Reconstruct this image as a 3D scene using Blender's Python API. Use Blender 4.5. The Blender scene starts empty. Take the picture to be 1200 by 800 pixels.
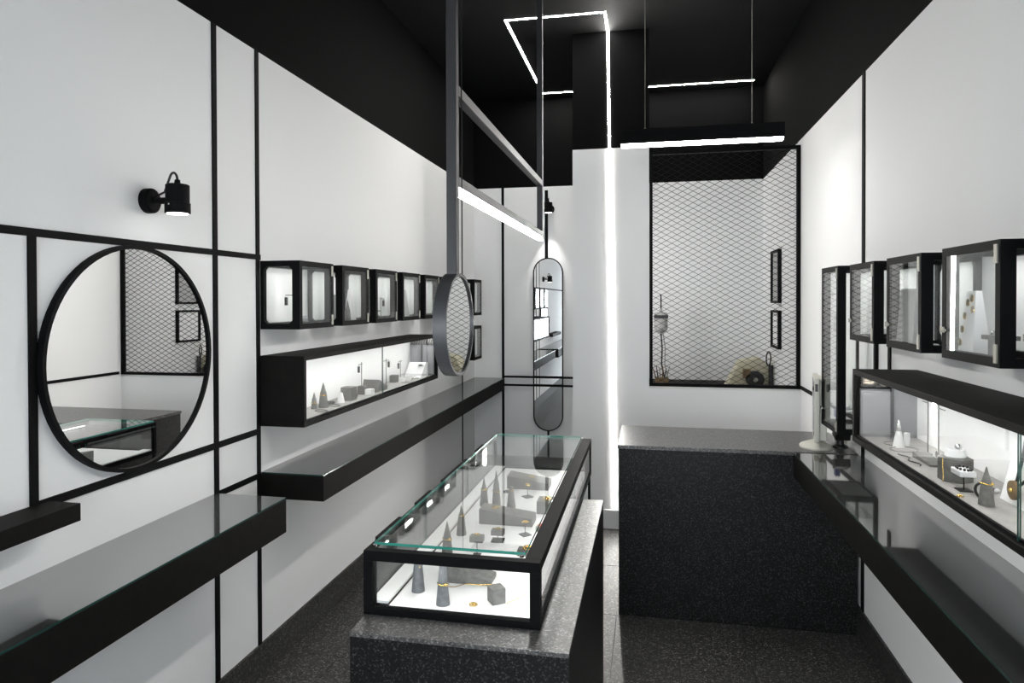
import bpy, bmesh, math, random
from mathutils import Matrix, Vector
random.seed(7)
scene = bpy.context.scene
COL = scene.collection
PI = math.pi

# ------------------------------------------------------------------ camera
cam_data = bpy.data.cameras.new('camera')
cam_data.sensor_width = 36.0
cam_data.lens = 23.828
cam_data.shift_y = -0.03318
cam_data.clip_start = 0.02
cam = bpy.data.objects.new('camera', cam_data)
COL.objects.link(cam)
_r = Vector((0.98039, 0.19707, -0.00253)); _u = Vector((0.00043, 0.01070, 0.99994)); _f = Vector((-0.19709, 0.98033, -0.01040))
cam.matrix_world = Matrix(((_r.x, _u.x, -_f.x, 1.7784), (_r.y, _u.y, -_f.y, 0.0), (_r.z, _u.z, -_f.z, 1.75), (0, 0, 0, 1)))
scene.camera = cam

# ------------------------------------------------------------------ world, exposure
world = bpy.data.worlds.new('daylight'); scene.world = world
world.use_nodes = True
_bg = world.node_tree.nodes['Background']
_bg.inputs[0].default_value = (0.88, 0.94, 1.0, 1)
_bg.inputs[1].default_value = 4.0
scene.view_settings.view_transform = 'Standard'
scene.view_settings.look = 'None'
scene.view_settings.gamma = 1.0
scene.view_settings.use_curve_mapping = False
scene.view_settings.exposure = 0.94
scene.cycles.max_bounces = 18
scene.cycles.transparent_max_bounces = 40
scene.cycles.glossy_bounces = 6
scene.cycles.diffuse_bounces = 10
scene.cycles.sample_clamp_indirect = 4.0
scene.cycles.caustics_reflective = False
scene.cycles.caustics_refractive = False
LED = 1.0          # common dimmer of the lamps

# ------------------------------------------------------------------ materials
MATS = {}
def new_mat(name):
    m = bpy.data.materials.new(name); m.use_nodes = True
    nt = m.node_tree
    b = nt.nodes['Principled BSDF']
    return m, nt, b

def plain(name, col, rough=0.5, metal=0.0, ior=1.45, noise=0.0, nscale=40.0, bump=0.0, spec=None):
    if name in MATS: return MATS[name]
    m, nt, b = new_mat(name)
    if isinstance(col, (int, float)): col = (col, col, col)
    b.inputs['Roughness'].default_value = rough
    b.inputs['Metallic'].default_value = metal
    b.inputs['IOR'].default_value = ior
    if spec is not None: b.inputs['Specular IOR Level'].default_value = spec
    b.inputs['Base Color'].default_value = (*col, 1)
    if noise > 0 or bump > 0:
        tc = nt.nodes.new('ShaderNodeTexCoord')
        nz = nt.nodes.new('ShaderNodeTexNoise'); nz.inputs['Scale'].default_value = nscale; nz.inputs['Detail'].default_value = 4
        nt.links.new(tc.outputs['Object'], nz.inputs['Vector'])
        if noise > 0:
            mr = nt.nodes.new('ShaderNodeMapRange')
            mr.inputs['From Min'].default_value = 0.25; mr.inputs['From Max'].default_value = 0.75
            mr.inputs['To Min'].default_value = 1 - noise; mr.inputs['To Max'].default_value = 1 + noise
            nt.links.new(nz.outputs['Fac'], mr.inputs['Value'])
            vm = nt.nodes.new('ShaderNodeVectorMath'); vm.operation = 'SCALE'
            vm.inputs[0].default_value = col
            nt.links.new(mr.outputs['Result'], vm.inputs['Scale'])
            nt.links.new(vm.outputs[0], b.inputs['Base Color'])
        if bump > 0:
            bp = nt.nodes.new('ShaderNodeBump'); bp.inputs['Strength'].default_value = bump; bp.inputs['Distance'].default_value = 0.002
            nt.links.new(nz.outputs['Fac'], bp.inputs['Height']); nt.links.new(bp.outputs[0], b.inputs['Normal'])
    MATS[name] = m
    return m

def wall_paint(name, white, black, split):
    """matt white paint with black paint above a level line"""
    m, nt, b = new_mat(name)
    geo = nt.nodes.new('ShaderNodeNewGeometry')
    sep = nt.nodes.new('ShaderNodeSeparateXYZ'); nt.links.new(geo.outputs['Position'], sep.inputs[0])
    gt = nt.nodes.new('ShaderNodeMath'); gt.operation = 'GREATER_THAN'; gt.inputs[1].default_value = split
    nt.links.new(sep.outputs['Z'], gt.inputs[0])
    mix = nt.nodes.new('ShaderNodeMix'); mix.data_type = 'RGBA'
    mix.inputs['A'].default_value = (*white, 1); mix.inputs['B'].default_value = (*black, 1)
    nt.links.new(gt.outputs[0], mix.inputs['Factor'])
    nt.links.new(mix.outputs['Result'], b.inputs['Base Color'])
    nz = nt.nodes.new('ShaderNodeTexNoise'); nz.inputs['Scale'].default_value = 120; nz.inputs['Detail'].default_value = 3
    nt.links.new(geo.outputs['Position'], nz.inputs['Vector'])
    bp = nt.nodes.new('ShaderNodeBump'); bp.inputs['Strength'].default_value = 0.04; bp.inputs['Distance'].default_value = 0.002
    nt.links.new(nz.outputs['Fac'], bp.inputs['Height']); nt.links.new(bp.outputs[0], b.inputs['Normal'])
    b.inputs['Roughness'].default_value = 0.85
    b.inputs['Specular IOR Level'].default_value = 0.08
    MATS[name] = m
    return m

def granite(name, base, fleck, dark, rough, scale, spec=0.5):
    m, nt, b = new_mat(name)
    geo = nt.nodes.new('ShaderNodeNewGeometry')
    v1 = nt.nodes.new('ShaderNodeTexVoronoi'); v1.inputs['Scale'].default_value = scale
    nt.links.new(geo.outputs['Position'], v1.inputs['Vector'])
    r1 = nt.nodes.new('ShaderNodeValToRGB')                      # random cell colour -> few light flecks
    r1.color_ramp.interpolation = 'LINEAR'
    e = r1.color_ramp.elements
    e[0].position = 0.0; e[0].color = (*dark, 1)
    e[1].position = 0.35; e[1].color = (*base, 1)
    x = e.new(0.78); x.color = (*base, 1)
    x = e.new(0.97); x.color = (*fleck, 1)
    sx = nt.nodes.new('ShaderNodeSeparateColor'); nt.links.new(v1.outputs['Color'], sx.inputs[0])
    nt.links.new(sx.outputs[0], r1.inputs['Fac'])
    nz = nt.nodes.new('ShaderNodeTexNoise'); nz.inputs['Scale'].default_value = scale * 0.35; nz.inputs['Detail'].default_value = 6
    nt.links.new(geo.outputs['Position'], nz.inputs['Vector'])
    mr = nt.nodes.new('ShaderNodeMapRange'); mr.inputs['From Min'].default_value = 0.3; mr.inputs['From Max'].default_value = 0.7
    mr.inputs['To Min'].default_value = 0.6; mr.inputs['To Max'].default_value = 1.4
    nt.links.new(nz.outputs['Fac'], mr.inputs['Value'])
    vm = nt.nodes.new('ShaderNodeVectorMath'); vm.operation = 'SCALE'
    nt.links.new(r1.outputs['Color'], vm.inputs[0]); nt.links.new(mr.outputs['Result'], vm.inputs['Scale'])
    nt.links.new(vm.outputs[0], b.inputs['Base Color'])
    b.inputs['Roughness'].default_value = rough
    b.inputs['Specular IOR Level'].default_value = spec
    MATS[name] = m
    return m

def glass(name, tint=(0.985, 0.993, 0.99), gain=1.0):
    """thin clear pane: sees through, mirrors at grazing angles (Schlick)"""
    m = bpy.data.materials.new(name); m.use_nodes = True
    nt = m.node_tree; nt.nodes.clear()
    out = nt.nodes.new('ShaderNodeOutputMaterial')
    tr = nt.nodes.new('ShaderNodeBsdfTransparent'); tr.inputs[0].default_value = (*tint, 1)
    gl = nt.nodes.new('ShaderNodeBsdfGlossy'); gl.inputs['Roughness'].default_value = 0.0; gl.inputs[0].default_value = (1, 1, 1, 1)
    lw = nt.nodes.new('ShaderNodeLayerWeight'); lw.inputs['Blend'].default_value = 0.5
    pw = nt.nodes.new('ShaderNodeMath'); pw.operation = 'POWER'; pw.inputs[1].default_value = 5.0
    nt.links.new(lw.outputs['Facing'], pw.inputs[0])
    ma = nt.nodes.new('ShaderNodeMath'); ma.operation = 'MULTIPLY_ADD'; ma.inputs[1].default_value = 0.94 * gain; ma.inputs[2].default_value = 0.045 * gain
    ma.use_clamp = True
    nt.links.new(pw.outputs[0], ma.inputs[0])
    mx = nt.nodes.new('ShaderNodeMixShader')
    nt.links.new(ma.outputs[0], mx.inputs[0]); nt.links.new(tr.outputs[0], mx.inputs[1]); nt.links.new(gl.outputs[0], mx.inputs[2])
    nt.links.new(mx.outputs[0], out.inputs[0])
    MATS[name] = m
    return m

def emit(name, col, strength):
    m = bpy.data.materials.new(name); m.use_nodes = True
    nt = m.node_tree; nt.nodes.clear()
    out = nt.nodes.new('ShaderNodeOutputMaterial'); e = nt.nodes.new('ShaderNodeEmission')
    e.inputs[0].default_value = (*col, 1); e.inputs[1].default_value = strength
    nt.links.new(e.outputs[0], out.inputs[0]); MATS[name] = m
    return m

ZP = 2.908      # level where the white paint ends
ZC = 3.795      # ceiling
W = 2.86        # width of the shop
YB = 6.85       # back wall
YC = 5.227      # face of the column and the mesh partition
YF = -1.9       # shop front

WHITE = (0.87, 0.873, 0.875); BLACKP = (0.003, 0.003, 0.0032)
M_wall = wall_paint('white_wall_paint', WHITE, BLACKP, ZP)
M_ceil = plain('black_ceiling_paint', (0.006, 0.006, 0.0065), 0.7, spec=0.2, bump=0.05, nscale=90)
M_white = plain('white_lacquer', (0.80, 0.805, 0.81), 0.45, noise=0.01)
M_whitematt = plain('white_card', (0.90, 0.90, 0.90), 0.7, noise=0.015, nscale=15)
M_floor = granite('dark_granite_floor', (0.040, 0.039, 0.038), (0.20, 0.195, 0.19), (0.010, 0.010, 0.010), 0.45, 170, 0.3)
M_skirt = granite('dark_granite_skirting', (0.030, 0.029, 0.028), (0.13, 0.13, 0.125), (0.010, 0.010, 0.010), 0.45, 170, 0.4)
M_gran = granite('granite_dark_body', (0.0045, 0.0044, 0.0045), (0.055, 0.055, 0.057), (0.002, 0.002, 0.002), 0.38, 260, 0.25)
M_grtop = granite('granite_paler_top', (0.075, 0.073, 0.071), (0.26, 0.255, 0.25), (0.012, 0.012, 0.012), 0.30, 240, 0.7)  # granite of counter and plinth tops, paler than the bodies
M_black = plain('black_powder_coat', (0.005, 0.005, 0.0055), 0.6, spec=0.08, bump=0.08, nscale=400)
M_blackwood = plain('black_stained_oak', (0.0075, 0.007, 0.0065), 0.6, spec=0.1, noise=0.25, nscale=25, bump=0.1)
M_greysteel = plain('dark_grey_steel', (0.035, 0.035, 0.037), 0.4, metal=0.2)
M_rim = plain('grey_brushed_steel', (0.10, 0.10, 0.105), 0.38, metal=0.4)
M_benchglass = plain('dark_back_painted_glass', (0.06, 0.063, 0.062), 0.05, ior=5.0)
M_glass = glass('clear_glass')
M_glassedge = plain('green_glass_edge', (0.06, 0.34, 0.27), 0.15, ior=1.5)
M_darkedge = plain('dark_green_glass_edge', (0.02, 0.06, 0.05), 0.15, ior=1.5)
M_mirror = plain('silver_mirror', (0.92, 0.925, 0.925), 0.0, metal=1.0)
M_grey = plain('grey_concrete', (0.155, 0.152, 0.145), 0.75, noise=0.3, nscale=60, bump=0.1)
M_greyl = plain('light_grey_concrete', (0.42, 0.42, 0.415), 0.75, noise=0.12, nscale=50)
M_cone = plain('slate_cone', (0.13, 0.135, 0.145), 0.6, noise=0.25, nscale=70)
M_gold = plain('yellow_gold', (0.86, 0.60, 0.18), 0.22, metal=1.0)
M_silver = plain('silver_metal', (0.75, 0.75, 0.74), 0.22, metal=1.0)
M_nickel = plain('brushed_nickel', (0.36, 0.35, 0.31), 0.5, metal=1.0)
M_cream = plain('cream_plastic', (0.66, 0.65, 0.58), 0.45)
M_blackpl = plain('black_plastic', (0.012, 0.012, 0.012), 0.35)
M_screen = plain('dark_screen', (0.01, 0.01, 0.012), 0.12)
M_panelgrey = plain('grey_lining', (0.26, 0.26, 0.275), 0.5, noise=0.06)
M_shelf_floor = plain('grey_wood_lining', (0.36, 0.345, 0.33), 0.5, noise=0.12, nscale=30)
M_beige = plain('machine_beige', (0.52, 0.49, 0.36), 0.5, noise=0.08, nscale=20)
M_brown = plain('brown_leather', (0.18, 0.12, 0.06), 0.6, noise=0.3)
M_coral = plain('coral_bead', (0.65, 0.18, 0.12), 0.4)
M_clear = glass('acrylic', (0.86, 0.87, 0.88), 1.6)
M_blue = plain('blue_plastic', (0.03, 0.06, 0.22), 0.4)
M_led = emit('led_diffuser', (1.0, 0.985, 0.95), 18.0 * LED)
M_ledbar = emit('led_bar_diffuser', (1.0, 0.985, 0.95), 40.0 * LED)
M_ledwarm = emit('led_line', (1.0, 0.975, 0.93), 80.0 * LED)
M_ledbox = emit('led_case_strip', (1.0, 0.99, 0.97), 16.0 * LED)
M_cabfill = emit('cabinet_fill_strip', (1.0, 0.99, 0.97), 17.0 * LED)  # for the strips added inside the wall cabinets
M_lens = emit('spot_lens', (1.0, 0.98, 0.95), 3.0 * LED)
M_stone = plain('river_stones', (0.30, 0.25, 0.20), 0.7, noise=0.6, nscale=18)

# ------------------------------------------------------------------ mesh builder
class MB:
    def __init__(s): s.bm = bmesh.new()
    def verts(s, pts, faces):
        v = [s.bm.verts.new(p) for p in pts]
        for f in faces:
            try: s.bm.faces.new([v[i] for i in f])
            except ValueError: pass
        return s
    def box(s, x0, x1, y0, y1, z0, z1):
        x0, x1 = sorted((x0, x1)); y0, y1 = sorted((y0, y1)); z0, z1 = sorted((z0, z1))
        p = [(x, y, z) for z in (z0, z1) for y in (y0, y1) for x in (x0, x1)]
        return s.verts(p, [(0, 2, 3, 1), (4, 5, 7, 6), (0, 1, 5, 4), (2, 6, 7, 3), (0, 4, 6, 2), (1, 3, 7, 5)])
    def prism(s, poly, axis, a, b):
        """poly: 2-D outline in the two other axes (in x,y,z order), extruded along axis from a to b"""
        def P(q, t):
            return {'X': (t, q[0], q[1]), 'Y': (q[0], t, q[1]), 'Z': (q[0], q[1], t)}[axis]
        n = len(poly)
        pts = [P(q, a) for q in poly] + [P(q, b) for q in poly]
        faces = [tuple(range(n)), tuple(range(2 * n - 1, n - 1, -1))] + [(i, (i + 1) % n + 0, (i + 1) % n + n, i + n) for i in range(n)]
        return s.verts(pts, faces)
    def ring(s, outer, inner, axis, a, b):
        """two outlines with the same number of points: a frame with a hole"""
        def P(q, t):
            return {'X': (t, q[0], q[1]), 'Y': (q[0], t, q[1]), 'Z': (q[0], q[1], t)}[axis]
        n = len(outer)
        pts = [P(q, a) for q in outer] + [P(q, b) for q in outer] + [P(q, a) for q in inner] + [P(q, b) for q in inner]
        F = []
        for i in range(n):
            j = (i + 1) % n
            F += [(i, j, j + n, i + n), (i + 2 * n, i + 3 * n, j + 3 * n, j + 2 * n), (i, i + 2 * n, j + 2 * n, j), (i + n, j + n, j + 3 * n, i + 3 * n)]
        return s.verts(pts, F)
    def cyl(s, p0, p1, r0, r1=None, n=16):
        r1 = r0 if r1 is None else r1
        p0 = Vector(p0); p1 = Vector(p1); d = (p1 - p0).normalized()
        a = d.orthogonal().normalized(); b = d.cross(a)
        pts = []
        for p, r in ((p0, r0), (p1, r1)):
            for i in range(n):
                t = 2 * PI * i / n
                pts.append(p + (a * math.cos(t) + b * math.sin(t)) * r)
        return s.verts([tuple(q) for q in pts], [tuple(range(n - 1, -1, -1)), tuple(range(n, 2 * n))] + [(i, (i + 1) % n, (i + 1) % n + n, i + n) for i in range(n)])
    def lathe(s, prof, c=(0, 0, 0), n=20):
        """prof: (radius, z) from bottom to top"""
        pts = []; F = []
        for r, z in prof:
            for i in range(n):
                t = 2 * PI * i / n
                pts.append((c[0] + r * math.cos(t), c[1] + r * math.sin(t), c[2] + z))
        for k in range(len(prof) - 1):
            for i in range(n):
                j = (i + 1) % n
                F.append((k * n + i, k * n + j, (k + 1) * n + j, (k + 1) * n + i))
        F.append(tuple(range(n - 1, -1, -1))); m = (len(prof) - 1) * n
        F.append(tuple(range(m, m + n)))
        return s.verts(pts, F)
    def tube(s, pts, r, n=6, closed=False):
        P = [Vector(p) for p in pts]; N = len(P); rings = []; F = []
        prev = None
        for i, p in enumerate(P):
            if closed: d = (P[(i + 1) % N] - P[i - 1])
            else: d = P[min(i + 1, N - 1)] - P[max(i - 1, 0)]
            d.normalize()
            a = d.orthogonal() if prev is None else prev - d * prev.dot(d)
            a.normalize(); prev = a; b = d.cross(a)
            for k in range(n):
                t = 2 * PI * k / n
                rings.append(tuple(p + (a * math.cos(t) + b * math.sin(t)) * r))
        for i in range(N if closed else N - 1):
            j = (i + 1) % N
            for k in range(n):
                l = (k + 1) % n
                F.append((i * n + k, i * n + l, j * n + l, j * n + k))
        if not closed:
            F.append(tuple(range(n - 1, -1, -1))); F.append(tuple(range((N - 1) * n, N * n)))
        return s.verts(rings, F)
    def torus(s, c, R, r, normal=(0, 0, 1), n=20, m=6, sy=1.0):
        nrm = Vector(normal).normalized(); a = nrm.orthogonal().normalized(); b = nrm.cross(a)
        c = Vector(c)
        return s.tube([tuple(c + a * math.cos(2 * PI * i / n) * R + b * math.sin(2 * PI * i / n) * R * sy) for i in range(n)], r, m, True)
    def ball(s, c, r, sx=1, sy=1, sz=1, u=10, v=7):
        pts = []; F = []
        for i in range(v + 1):
            ph = PI * i / v
            for j in range(u):
                t = 2 * PI * j / u
                pts.append((c[0] + r * sx * math.sin(ph) * math.cos(t), c[1] + r * sy * math.sin(ph) * math.sin(t), c[2] + r * sz * math.cos(ph)))
        for i in range(v):
            for j in range(u):
                k = (j + 1) % u
                F.append((i * u + j, (i + 1) * u + j, (i + 1) * u + k, i * u + k))
        s.verts(pts, F)
        bmesh.ops.remove_doubles(s.bm, verts=s.bm.verts[-len(pts):], dist=1e-6)
        return s
    def rotz(s, ang, c=(0, 0, 0)):
        bmesh.ops.rotate(s.bm, verts=s.bm.verts[:], cent=c, matrix=Matrix.Rotation(ang, 3, 'Z')); return s
    def build(s, name, mat, parent=None, smooth=False, bevel=0.0, mats=None, edge=None):
        off = wloc(parent) if parent is not None else Vector((0, 0, 0))
        bmesh.ops.translate(s.bm, verts=s.bm.verts[:], vec=-off)
        bmesh.ops.recalc_face_normals(s.bm, faces=s.bm.faces[:])
        if bevel > 0:
            es = [e for e in s.bm.edges if len(e.link_faces) == 2 and e.calc_face_angle(0) > 0.6]
            bmesh.ops.bevel(s.bm, geom=es, offset=bevel, segments=2, affect='EDGES', profile=0.5, clamp_overlap=True)
        me = bpy.data.meshes.new(name)
        if edge is not None:           # edge = (material, thin axis): side faces of a pane
            ax = 'XYZ'.index(edge[1])
            s.bm.normal_update()
            for f in s.bm.faces:
                if abs(f.normal[ax]) < 0.5: f.material_index = 1
        s.bm.to_mesh(me); s.bm.free()
        me.materials.append(mat)
        if edge is not None: me.materials.append(edge[0])
        if smooth:
            for p in me.polygons: p.use_smooth = True
        o = bpy.data.objects.new(name, me); COL.objects.link(o)
        if parent is not None: o.parent = parent
        return o

def wloc(o):
    v = Vector((0, 0, 0))
    while o is not None:
        v = v + o.location; o = o.parent
    return v

def tag(o, label, cat=None, group=None, kind=None):
    if label: o['label'] = label
    if cat: o['category'] = cat
    if group: o['group'] = group
    if kind: o['kind'] = kind
    return o

def thing(name, label, cat, loc, group=None):
    o = bpy.data.objects.new(name, None); COL.objects.link(o)
    o.location = loc; o.empty_display_size = 0.05
    return tag(o, label, cat, group)

def struct(o, label): return tag(o, label, None, None, 'structure')

def smooth_by_angle(o, ang=0.7):
    me = o.data
    for p in me.polygons: p.use_smooth = True
    me.set_sharp_from_angle(angle=ang)
    return o

# ------------------------------------------------------------------ room shell
T = 0.15
fl = struct(MB().box(-T, W + T, YF - T, YB + T, -0.12, -0.012).build('floor', M_skirt), 'dark speckled granite tile floor')
xs = [-0.0, 0.285, 0.945, 1.605, 2.265, W]
ys = [YF] + [3.789 + 0.705 * k for k in range(-8, 5)] + [YB]
ys = [y for y in ys if YF <= y <= YB]
for i in range(len(xs) - 1):
    for j in range(len(ys) - 1):
        g = 0.0016
        MB().box(xs[i] + g, xs[i + 1] - g, ys[j] + g, ys[j + 1] - g, -0.012, 0.0).build('tile', M_floor, fl)
struct(MB().box(-T, W + T, YF - T, YB + T, ZC, ZC + T).build('ceiling', M_ceil), 'matt black ceiling')
struct(MB().box(-T, 0, YF - T, YB + T, -0.1, ZC).build('wall_left', M_wall), 'white left wall painted black above the cabinets')
struct(MB().box(W, W + T, YF - T, YB + T, -0.1, ZC).build('wall_right', M_wall), 'white right wall painted black at the top')
struct(MB().box(0, W, YB, YB + T, -0.1, ZC).build('wall_back', M_wall), 'white back wall behind the oval mirror and the mesh')
# shop front with a glazed opening, behind the camera
wf = struct(MB().box(0, 0.25, YF - T, YF, -0.1, ZC).box(W - 0.25, W, YF - T, YF, -0.1, ZC).box(0.25, W - 0.25, YF - T, YF, 2.55, ZC).box(0.25, W - 0.25, YF - T, YF, -0.1, 0.12).build('wall_front', M_wall), 'white shop front wall')
w1 = struct(MB().ring([(0.25, 0.12), (W - 0.25, 0.12), (W - 0.25, 2.55), (0.25, 2.55)], [(0.31, 0.18), (W - 0.31, 0.18), (W - 0.31, 2.49), (0.31, 2.49)], 'Y', YF - 0.11, YF - 0.03).build('window_1', M_black), 'black framed shop window')
MB().box(0.31, W - 0.31, YF - 0.075, YF - 0.067, 0.18, 2.49).build('pane', M_glass, w1)
MB().box(1.40, 1.46, YF - 0.10, YF - 0.04, 0.18, 2.49).build('mullion', M_black, w1)
# column between the recess and the mesh, with the side wall that runs back from it
XC0, XC1 = 1.207, 1.785
struct(MB().box(XC0, XC1, YC, YC + 0.12, 0, ZC).box(XC0, XC0 + 0.12, YC + 0.12, YB, 0, ZC).build('wall_column', M_wall), 'white column with black paint above it beside the mesh screen')
ZM0, ZM1 = 1.10, 2.868
struct(MB().box(XC1, W, YC, YC + 0.12, 0, ZM0 - 0.012).build('wall_partition', M_wall), 'low white partition wall under the black mesh screen')
# skirtings
struct(MB().box(0, 0.012, YF, YB, 0, 0.15).build('baseboard_left', M_skirt), 'dark granite skirting of the left wall')
struct(MB().box(W - 0.012, W, YF, YC, 0, 0.15).build('baseboard_right', M_skirt), 'dark granite skirting of the right wall')
struct(MB().box(0.012, XC0, YB - 0.012, YB, 0, 0.15).build('baseboard_back', M_skirt), 'dark granite skirting of the back wall')
struct(MB().box(XC0, W - 0.012, YC - 0.01, YC, 0, 0.146).build('baseboard_column', M_white, bevel=0.002), 'white skirting at the foot of the column')

# ------------------------------------------------------------------ black strips let into the walls
ntrim = [0]
def trim(label, *b, m=M_black):
    ntrim[0] += 1
    return struct(MB().box(*b).build('trim_%d' % ntrim[0], m), label)
D = 0.006
trim('black upright strip above the small dark shelf', 0, D, 1.662, 1.689, 1.15, 1.945)
trim('black level strip touching the top of the round mirror', 0, D + .001, YF, 2.870, 1.942, 1.966)
trim('black upright strip right beside the round mirror', 0, D, 2.522, 2.550, 0.15, ZP)
trim('black upright strip at the end of the first cabinet', 0, D, 2.838, 2.864, 0.15, ZP)
trim('black level strip below the round mirror', 0, D + .001, 1.689, 2.838, 1.132, 1.158)
trim('short black level strip between the two long benches', 0, D + .001, 2.550, 2.838, 0.926, 0.950)
trim('black upright strip behind the far end of the long bench', 0, D, 6.36, 6.385, 0.15, ZP)
trim('black upright strip on the back wall near the corner', 0.294, 0.320, YB - D, YB, 0.15, ZP)
trim('black upright strip from the ceiling to the oval mirror', 0.745, 0.778, YB - D, YB, 2.18, 2.87)
trim('upper black rail across the oval mirror', 0.32, XC0, YB - 0.034, YB - 0.020, 0.957, 0.977)
trim('lower black rail across the oval mirror', 0.32, XC0, YB - 0.034, YB - 0.020, 0.872, 0.892)
trim('black upright strip above the tall glass case', W - D, W, 3.735, 3.775, 0.15, ZP)
trim('black upright strip under the small right cabinet', W - D, W, 3.350, 3.385, 1.20, 1.60)
trim('short black strip between the mesh frame and the computer monitor', W - D - .001, W, 3.84, YC - 0.03, 1.105, 1.130)

# ------------------------------------------------------------------ lamps
def area(parent, name, loc, size, power, sy=None, rot=(0, 0, 0), spread=PI, col=(1, 0.985, 0.95)):
    l = bpy.data.lights.new(name, 'AREA'); l.shape = 'RECTANGLE'; l.size = size; l.size_y = sy or size
    l.energy = power * LED; l.color = col; l.spread = spread
    o = bpy.data.objects.new(name, l); COL.objects.link(o); o.parent = parent
    o.location = Vector(loc) - wloc(parent); o.rotation_euler = rot
    return o

# the white light line that climbs the column and turns over the ceiling
ll = thing('light_line', 'white LED light line climbing the column and looping across the black ceiling', 'light', (1.49, YC, 0.16))
def ledseg(p0, p1, w=0.010, d=0.004):
    (x0, y0, z0), (x1, y1, z1) = p0, p1
    return MB().box(min(x0, x1) - w, max(x0, x1) + w, min(y0, y1) - w, max(y0, y1) + w, min(z0, z1) - d, max(z0, z1) + d)
MB().prism([(1.517, 0.16), (1.533, 0.16), (1.485, ZC), (1.469, ZC)], 'Y', YC - 0.003, YC).build('column_strip', M_ledwarm, ll)
zc = ZC - 0.001
MB().box(1.469, 1.485, 4.862, YC - 0.003, zc, ZC).build('ceiling_strip', M_ledwarm, ll)
MB().box(0.749, 1.469, 4.862, 4.878, zc, ZC).build('ceiling_strip', M_ledwarm, ll)
MB().box(0.749, 0.765, 4.878, 6.66, zc, ZC).build('ceiling_strip', M_ledwarm, ll)
MB().box(0.765, 2.745, 6.644, 6.66, zc, ZC).build('ceiling_strip', M_ledwarm, ll)

def pendant(label, x0, x1, y, z, group=None):
    p = thing('pendant_light', label, 'pendant light', ((x0 + x1) / 2, y, z), group)
    MB().ring([(y - 0.028, z), (y + 0.028, z), (y + 0.028, z + 0.085), (y - 0.028, z + 0.085)], [(y - 0.022, z + 0.004), (y + 0.022, z + 0.004), (y + 0.022, z + 0.08), (y - 0.022, z + 0.08)], 'X', x0, x1).build('housing', M_black, p)
    MB().box(x0 - .003, x0, y - 0.028, y + 0.028, z, z + 0.085).build('end_cap', M_black, p)
    MB().box(x1, x1 + .003, y - 0.028, y + 0.028, z, z + 0.085).build('end_cap', M_black, p)
    MB().box(x0 + .004, x1 - .004, y - 0.0275, y + 0.0275, z - 0.014, z).build('diffuser', M_led, p)
    L = x1 - x0
    for cx in (x0 + 0.155 * L, x1 - 0.187 * L):
        MB().cyl((cx, y, z + 0.085), (cx, y, ZC), 0.0022, n=6).build('cable', M_nickel, p)
        MB().cyl((cx, y, z + 0.083), (cx, y, z + 0.098), 0.007, 0.004, n=10).build('cable_grip', M_nickel, p)
    return p
pendant('black LED bar hanging on two thin cables over the granite counter', 1.617, 2.543, 4.15, 2.685)


# hanging frame with light bar and little round mirror over the island case
XH = 1.255
def hanging_light(label, y0, y1, zmid):
    hf = thing('hanging_light', label, 'light fixture', (XH, (y0 + y1) / 2, ZC))
    b2 = 0.014
    MB().box(XH - b2, XH + b2, y0, y0 + 0.028, zmid, ZC).build('post', M_greysteel, hf, bevel=0.0015)
    MB().box(XH - b2, XH + b2, y1 - 0.028, y1, 2.055, ZC).build('post', M_greysteel, hf, bevel=0.0015)
    MB().box(XH - b2, XH + b2, y0 + 0.028, y1 - 0.028, 2.312, 2.340).build('top_bar', M_greysteel, hf, bevel=0.0015)
    MB().box(XH - b2, XH + b2, y0 + 0.028, y1 - 0.028, 2.062, 2.090).build('lower_bar', M_greysteel, hf, bevel=0.0015)
    MB().box(XH - 0.0125, XH + 0.0125, y0 + 0.030, y1 - 0.002, 2.047, 2.062).build('diffuser', M_ledbar, hf)
    MB().tube([(XH + 0.02, y0 + 0.034, ZC), (XH + 0.02, y0 + 0.034, zmid + 0.015)], 0.0018, 5).build('cable', M_blackpl, hf)
    return hf
hanging_light('dark grey hanging metal frame with a glowing lower bar over the glass island case', 1.772, 3.328, 1.815)
hanging_light('added hanging fill light behind the camera for the near walls', -1.82, -1.0, 2.055)  # added out of view as fill for the front of the shop
hm = thing('round_mirror', 'small double-sided round mirror hanging edge-on over the glass island case', 'mirror', (XH, 1.80, 1.684))
def circ(cy, cz, R, n=48): return [(cy + R * math.cos(2 * PI * i / n), cz + R * math.sin(2 * PI * i / n)) for i in range(n)]
smooth_by_angle(MB().ring(circ(1.80, 1.684, 0.141), circ(1.80, 1.684, 0.133), 'X', XH - 0.018, XH + 0.018).build('rim', M_rim, hm))
MB().prism(circ(1.80, 1.684, 0.1335), 'X', XH + 0.006, XH + 0.013).build('mirror_glass', M_mirror, hm)
MB().prism(circ(1.80, 1.684, 0.1335), 'X', XH - 0.013, XH - 0.006).build('mirror_glass', M_mirror, hm)
MB().cyl((XH, 1.786, 1.82), (XH, 1.786, 1.834), 0.006, n=10).build('hanger', M_greysteel, hm)

def spot_on(thing_o, loc, power, size=0.9, blend=0.5, rot=(0, 0, 0)):
    l = bpy.data.lights.new('bulb', 'SPOT'); l.energy = power * LED; l.spot_size = size; l.spot_blend = blend; l.shadow_soft_size = 0.025
    l.color = (1, 0.985, 0.95)
    o = bpy.data.objects.new('bulb', l); COL.objects.link(o); o.parent = thing_o; o.location = Vector(loc) - wloc(thing_o); o.rotation_euler = rot

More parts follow.
